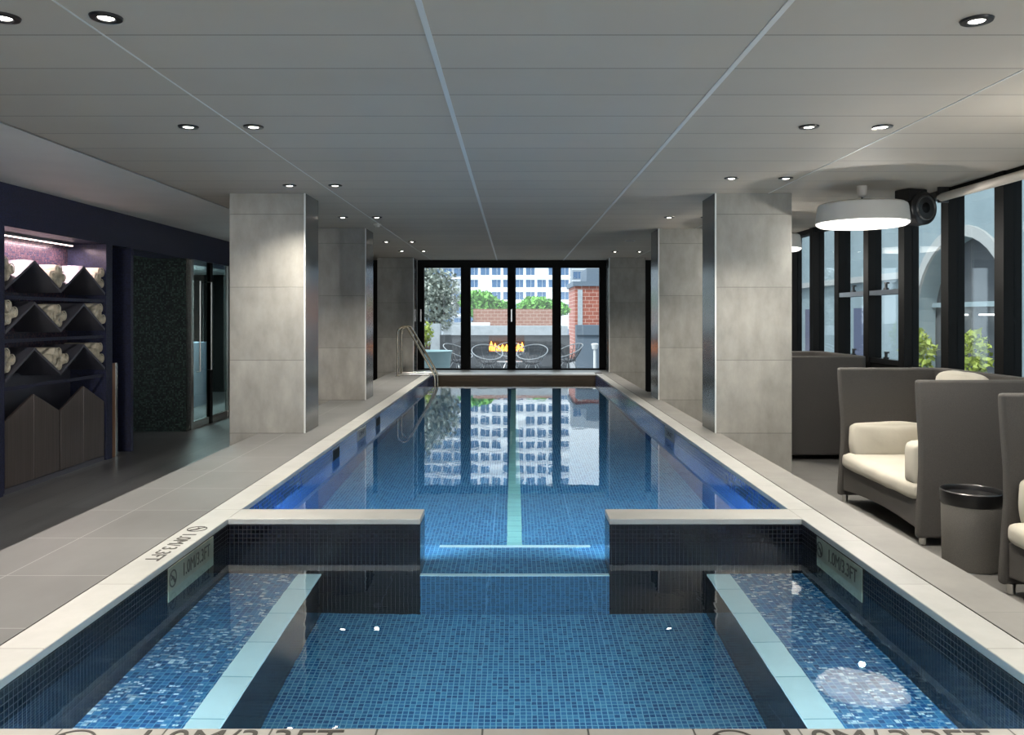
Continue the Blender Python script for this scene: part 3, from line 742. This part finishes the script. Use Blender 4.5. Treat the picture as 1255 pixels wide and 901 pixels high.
def wire_chair():
    t = thing('wire_lounge_chair', '', 'chair')
    def basket(u, v):   # u around, v 0 centre .. 1 rim
        a = u*2*PI; r = .36*v
        x = r*math.cos(a); y = r*math.sin(a)*.95
        z = .36 + .30*v*v + .16*v*v*math.sin(a)
        return (x, y, z)
    MB().tube([basket(i/40,1) for i in range(40)], .012, 8, closed=True).build('rim', M['wire'], t, smooth=True)
    mb = MB()
    for i in range(18): mb.tube([basket(i/18, v/6) for v in range(1,7)], .008, 5)
    for v in (.3,.5,.7,.85): mb.tube([basket(i/30, v) for i in range(30)], .005, 5, closed=True)
    mb.build('mesh_basket', M['wire_dark'], t, smooth=True)
    MB().lathe([(0,.395),(.16,.395),(.2,.42),(.16,.45),(0,.455)], 24).build('seat_pad', M['wire_dark'], t, smooth=True)
    for sx, sy in ((-1,-1),(1,-1),(1,1),(-1,1)):
        MB().tube([(sx*.08,sy*.08,.39),(sx*.25,sy*.25,0)], .010, 6).build('leg', M['wire'], t, smooth=True)
    return t
wc = wire_chair()
spots = [(-.62,18.9,.3,'grey wire lounge chair outside, in front of the fireplace, left of the central frame'), (.42,18.9,-.3,'grey wire lounge chair outside, in front of the fireplace, right of the central frame'),
         (-1.35,19.6,1.0,'grey wire lounge chair outside, seen in the leftmost pane'), (1.32,19.8,-1.0,'grey wire lounge chair outside, beside the slate wall at the right pane'), (-.1,20.3,0,'grey wire lounge chair outside, farthest, nearest the flames')]
for i, (x, y, a, lb) in enumerate(spots):
    if i == 0: o = wc; o.location = (x,y,0); o.rotation_euler = (0,0,a); o['label'] = lb; o['group'] = 'wire lounge chairs on the terrace'
    else: dup(wc, (x,y,0), a, lb, 'wire lounge chairs on the terrace')
t = thing('terrace_table', 'low round glass-topped wire table between the terrace chairs', 'table', (-.1, 19.3, 0))
MB().lathe([(0,.40),(.3,.40),(.31,.41),(.3,.42),(0,.42)], 32).build('tabletop', M['wire'], t, smooth=True)
for k_ in range(4):
    a = k_*PI/2+.4; MB().tube([(.25*math.cos(a),.25*math.sin(a),.4),(.12*math.cos(a),.12*math.sin(a),0)], .01, 6).build('leg', M['wire'], t)
t = thing('planter_bench', 'pale teal curved planter bench outside the leftmost pane', 'planter', (-2.0, 18.6, 0))
MB().lathe([(0,.0),(.50,0),(.58,.66),(.60,.70),(.52,.70),(.50,.5),(0,.5)], 40).build('body', simple('pale_teal', (.36,.50,.52), .6), t, smooth=True)
struct('wall_terrace_slate', MB().box(1.62,4.5,21.2,21.6,0,1.0).box(1.62,4.5,21.15,21.65,1.0,1.26), M['outslate'])
struct('wall_terrace_left', MB().box(-5,-2.05,22.6,23,0,1.28), M['outgrey'])
struct('wall_brick', MB().box(-1.3,1.5,26,26.3,-.0,1.72), M['brick2'])
struct('wall_white_low', MB().box(-2.2,-.75,25.3,25.6,0,1.3), M['outwhite'])
def post(x,y,z0,z1,label):
    t = thing('post_lantern', label, 'lantern', (x,y,0)); MB().tube([(0,0,0),(0,0,z1-.1)], .035, 12).build('post', M['outwhite'], t, smooth=True)
    MB().lathe([(0,0),(.06,0),(.09,.12),(.05,.14),(0,.14)], 16, (0,0,z1-.12)).build('lantern_head', M['outwhite'], t, smooth=True)
post(1.93, 19.5, 0, .82, 'white lantern post outside the rightmost pane')

def leaves(mb, c, rad, n, sz):
    for _ in range(n):
        while True:
            p = Vector([random.uniform(-1,1) for _ in range(3)])
            if .25 < p.length < 1: break
        p = Vector((p.x*rad[0], p.y*rad[1], p.z*rad[2])) + Vector(c)
        u = Vector([random.uniform(-1,1) for _ in range(3)]).normalized(); v = u.cross(Vector([random.uniform(-1,1) for _ in range(3)])).normalized()
        s_ = sz*random.uniform(.6,1.3)
        mb.add([p-u*s_, p+v*s_*.5, p+u*s_, p-v*s_*.5], [(0,1,2,3)])
def tree(label, x, y, z0, h, rad, m, n=900, sz=.09):
    t = thing('tree', label, 'tree', (x,y,z0))
    tr = MB(); tr.tube([(0,0,0),(.08,0,h*.4),(0,.1,h*.7)], [.14,.10,.05], 8)
    for k_ in range(5):
        a = k_*1.3; tr.tube([(0.05,0,h*.45),(rad[0]*.5*math.cos(a),rad[1]*.5*math.sin(a),h*.8)], [.06,.02], 6)
    tr.build('trunk', M['bark'], t, smooth=True)
    lv = MB()
    for k_ in range(7):
        a = random.uniform(0,2*PI); q = random.uniform(.1,.6)
        leaves(lv, (rad[0]*q*math.cos(a), rad[1]*q*math.sin(a), h+rad[2]*random.uniform(-.5,.5)), (rad[0]*.55,rad[1]*.55,rad[2]*.55), n//7, sz)
    lv.build('foliage', m, t, normals=False)
tree('bright green tree above the brick wall, left of the central frame', -1.15, 31, -1, 2.9, (1.1,1.0,.55), M['leafg'], 2600, .10)
tree('bright green tree above the brick wall, right of the central frame', 1.0, 31, -1, 2.8, (1.0,1.0,.55), M['leafg'], 2800, .10)
tree('grey-green bushy tree filling the leftmost pane', -2.6, 25.5, -.5, 2.9, (1.05,1.0,1.5), M['leafd'], 5200, .07)
tree('yellowing shrub low at the left of the leftmost pane', -2.3, 21.0, 0, .95, (.28,.3,.45), M['leafy'], 500, .05)
# buildings
def tower(label, x, y, w, dpt, z0, h, m, fl, nb, wm=None, balc=True):
    t = thing('apartment_tower', label, 'building', (x,y,z0))
    MB().box(-w/2,w/2,0,dpt,0,h).build('wall', m, t)
    bw = w/nb
    nwin = 0
    for i in range(int(h//fl)):
        row = MB()
        for j in range(nb):
            if (i*7+j*3) % 11 == 5: continue
            x0 = -w/2 + j*bw + bw*.12; row.box(x0, x0+bw*.42, -.10, .1, i*fl+fl*.22, i*fl+fl*.82)
            row.box(x0+bw*.46, x0+bw*.76, -.06, .1, i*fl+fl*.22, i*fl+fl*.82)
        row.build('window_band', wm or M['outwin'], t)
        if balc: MB().box(-w/2-.1,w/2+.1,-.7,0,i*fl,i*fl+fl*.07).build('floor_band', M['outwhite'], t)
    return t
tower('tall white apartment tower with blue windows, centre of the end window', 1.2, 200, 25, 14, -40, 110, M['outwhite'], 3.0, 9)
tower('pale grey apartment block behind and right of the white tower', 26, 225, 20, 10, -40, 70, M['outgrey'], 3.2, 7)
tower('pale grey block behind the bushes in the leftmost pane', -24, 210, 22, 10, -40, 100, M['outgrey'], 3.2, 8)
t = thing('brick_building', 'red brick building with slate parapet in the rightmost pane', 'building', (3.6, 34, -8))
MB().box(-1.05,3.5,0,4,0,10.75).build('wall', M['brick'], t); MB().box(-1.15,3.6,-.1,4.1,10.75,10.95).build('parapet', M['outslate'], t)
MB().box(-.55,2.2,.3,3.5,10.95,11.5).build('roof_hut', M['outslate'], t)
MB().box(-.95,-.75,-.03,.05,8.9,10.6).build('corner_strip', M['outgrey'], t)

# building across the lane, seen through the side windows
FX = 9.0
t = thing('arcade_building', 'pale blue stone building with tall round arches across the lane', 'building', (FX, 0, -2))
def arch_poly(yc, hw, zs, z0, n=20):
    return [(yc+hw*math.cos(PI*i/n), zs+hw*math.sin(PI*i/n)) for i in range(n+1)]
bays = [(16.45,1.75,3.2), (12.2,1.75,3.2), (20.7,1.75,3.2) , (7.9,1.75,3.2), (25.0,1.75,3.2)]
bays = [b for b in bays if b[0] != 20.7 and b[0] != 25.0]
ylist = sorted([b[0] for b in bays]); TOP = 11
wmb = MB(); prev = -2
def quadx(y0, y1, z0, z1): wmb.box(0, .4, y0, y1, z0, z1)
for yc in ylist:
    hw = 1.75; zs = 3.35
    quadx(prev, yc-hw, 0, TOP)
    ap = arch_poly(yc, hw, zs, 0)
    for i in range(len(ap)-1):
        (ya,za),(yb,zb) = ap[i], ap[i+1]
        wmb.prism([(yb,zb),(ya,za),(ya,TOP),(yb,TOP)], 0, .4, 'x')
    prev = yc+hw
quadx(prev, 60, 0, TOP)
wmb.build('wall', M['facade'], t)
for yc in ylist:
    hw = 1.75; zs = 3.35
    m_ = MB(); pts_o = arch_poly(yc, hw+.22, zs, 0); pts_i = arch_poly(yc, hw, zs, 0)
    for i in range(len(pts_o)-1):
        m_.prism([pts_i[i], pts_o[i], pts_o[i+1], pts_i[i+1]], -.06, .0, 'x')
    m_.box(-.06,0,yc-hw-.22,yc-hw,0,zs); m_.box(-.06,0,yc+hw,yc+hw+.22,0,zs)
    m_.build('arch_surround', M['facade_trim'], t)
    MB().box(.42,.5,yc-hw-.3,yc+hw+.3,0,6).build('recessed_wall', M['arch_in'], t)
    MB().box(.30,.41,yc-hw,yc+hw,3.68,3.78).build('fascia', M['facade'], t)
    MB().box(.2,.38,yc-.9,yc-.3,3.5,3.53).box(.2,.38,yc+.4,yc+.9,3.5,3.53).build('soffit_lamp', M['sign'], t)
MB().box(-.18,0,17.9+.6,60,4.35,4.5).build('string_course', M['facade_trim'], t)
MB().box(-.25,0,-2,60,7.3,7.7).build('cornice', M['facade_trim'], t)
for i, yy in enumerate((21.0, 24.6, 28.2, 33)):
    MB().box(-.03,.02,yy-.55,yy+.55,1.8,3.7).build('window', M['outwin'], t); 
for i, (y, lb) in enumerate(((15.4,'yellow-green potted shrub under the arch across the lane, nearer'), (17.4,'yellow-green potted shrub under the arch across the lane, farther'))):
    t = thing('potted_shrub', lb, 'plant', (FX-.4, y, -2)); MB().box(-.3,.3,-.5,.5,0,2.2).build('planter_box', M['outslate'], t)
    lv = MB(); leaves(lv, (0,0,2.75), (.3,.55,.5), 420, .08); lv.build('foliage', M['leafy'], t, normals=False)
struct('ground_lane', MB().box(3.95, 40, -3, 60, -2.1, -2.0), M['outgrey'])

# ------------------------------------------------------------------ daylight
wd = bpy.data.worlds.new('World'); S.world = wd; wd.use_nodes = True
nt = wd.node_tree; bg = nt.nodes['Background']; bg.inputs['Color'].default_value = (.88,.94,1,1); bg.inputs['Strength'].default_value = .95
light('SUN', (0,0,20), 1.9, (1,.96,.9), (math.radians(38), 0, math.radians(-45)), angle=math.radians(6))
# unseen lights added to brighten the room, spaced like more downlights and drum lamps
for y in (1.3, -.4, -2.0):
    for x in (-1.9, -1.5, 1.72, 2.15): light('SPOT', (x,y,CEI-.02), 66, (1,.93,.82), (0,0,0), spot_size=math.radians(115), spot_blend=.9, shadow_soft_size=.03)
for y in (4.1, 1.4, -1.3):
    light('POINT', (2.96,y,CEI-.75), 11, (1,.95,.87), shadow_soft_size=.02)
light('AREA', (-5.2, 13.0, 2.25), 110, (.85,1,.97), (0,0,0), shape='SQUARE', size=.8)  # unseen light added to brighten the lobby behind the glass doors
for x, y in ((-3.2, 1.5), (-3.2, 3.6)):  # unseen spots added on the left, aimed to lift the towel niche
    light('SPOT', (x,y,2.53), 75, (1,.95,.87), (math.radians(50),0,math.radians(12)), spot_size=math.radians(110), spot_blend=.9, shadow_soft_size=.05)

# ------------------------------------------------------------------ camera
cam = bpy.data.cameras.new('camera'); co = bpy.data.objects.new('camera', cam); C.objects.link(co)
co.location = (0,0,EYE); co.rotation_euler = (PI/2,0,0)
cam.sensor_width = 36; cam.sensor_fit = 'HORIZONTAL'; cam.lens = 36*FPX/1255
cam.shift_x = -(630-627.5)/1255; cam.shift_y = -(450.5-388)/1255
cam.clip_start = .02; cam.clip_end = 400
S.camera = co
S.view_settings.view_transform = 'Standard'; S.view_settings.look = 'None'; S.view_settings.gamma = 1; S.view_settings.use_curve_mapping = False
S.view_settings.exposure = 1.1
cy = S.cycles
cy.use_denoising = True; cy.max_bounces = 10; cy.diffuse_bounces = 4; cy.glossy_bounces = 5; cy.transmission_bounces = 8; cy.transparent_max_bounces = 12
cy.sample_clamp_indirect = 4; cy.caustics_reflective = True; cy.caustics_refractive = True; cy.blur_glossy = .5
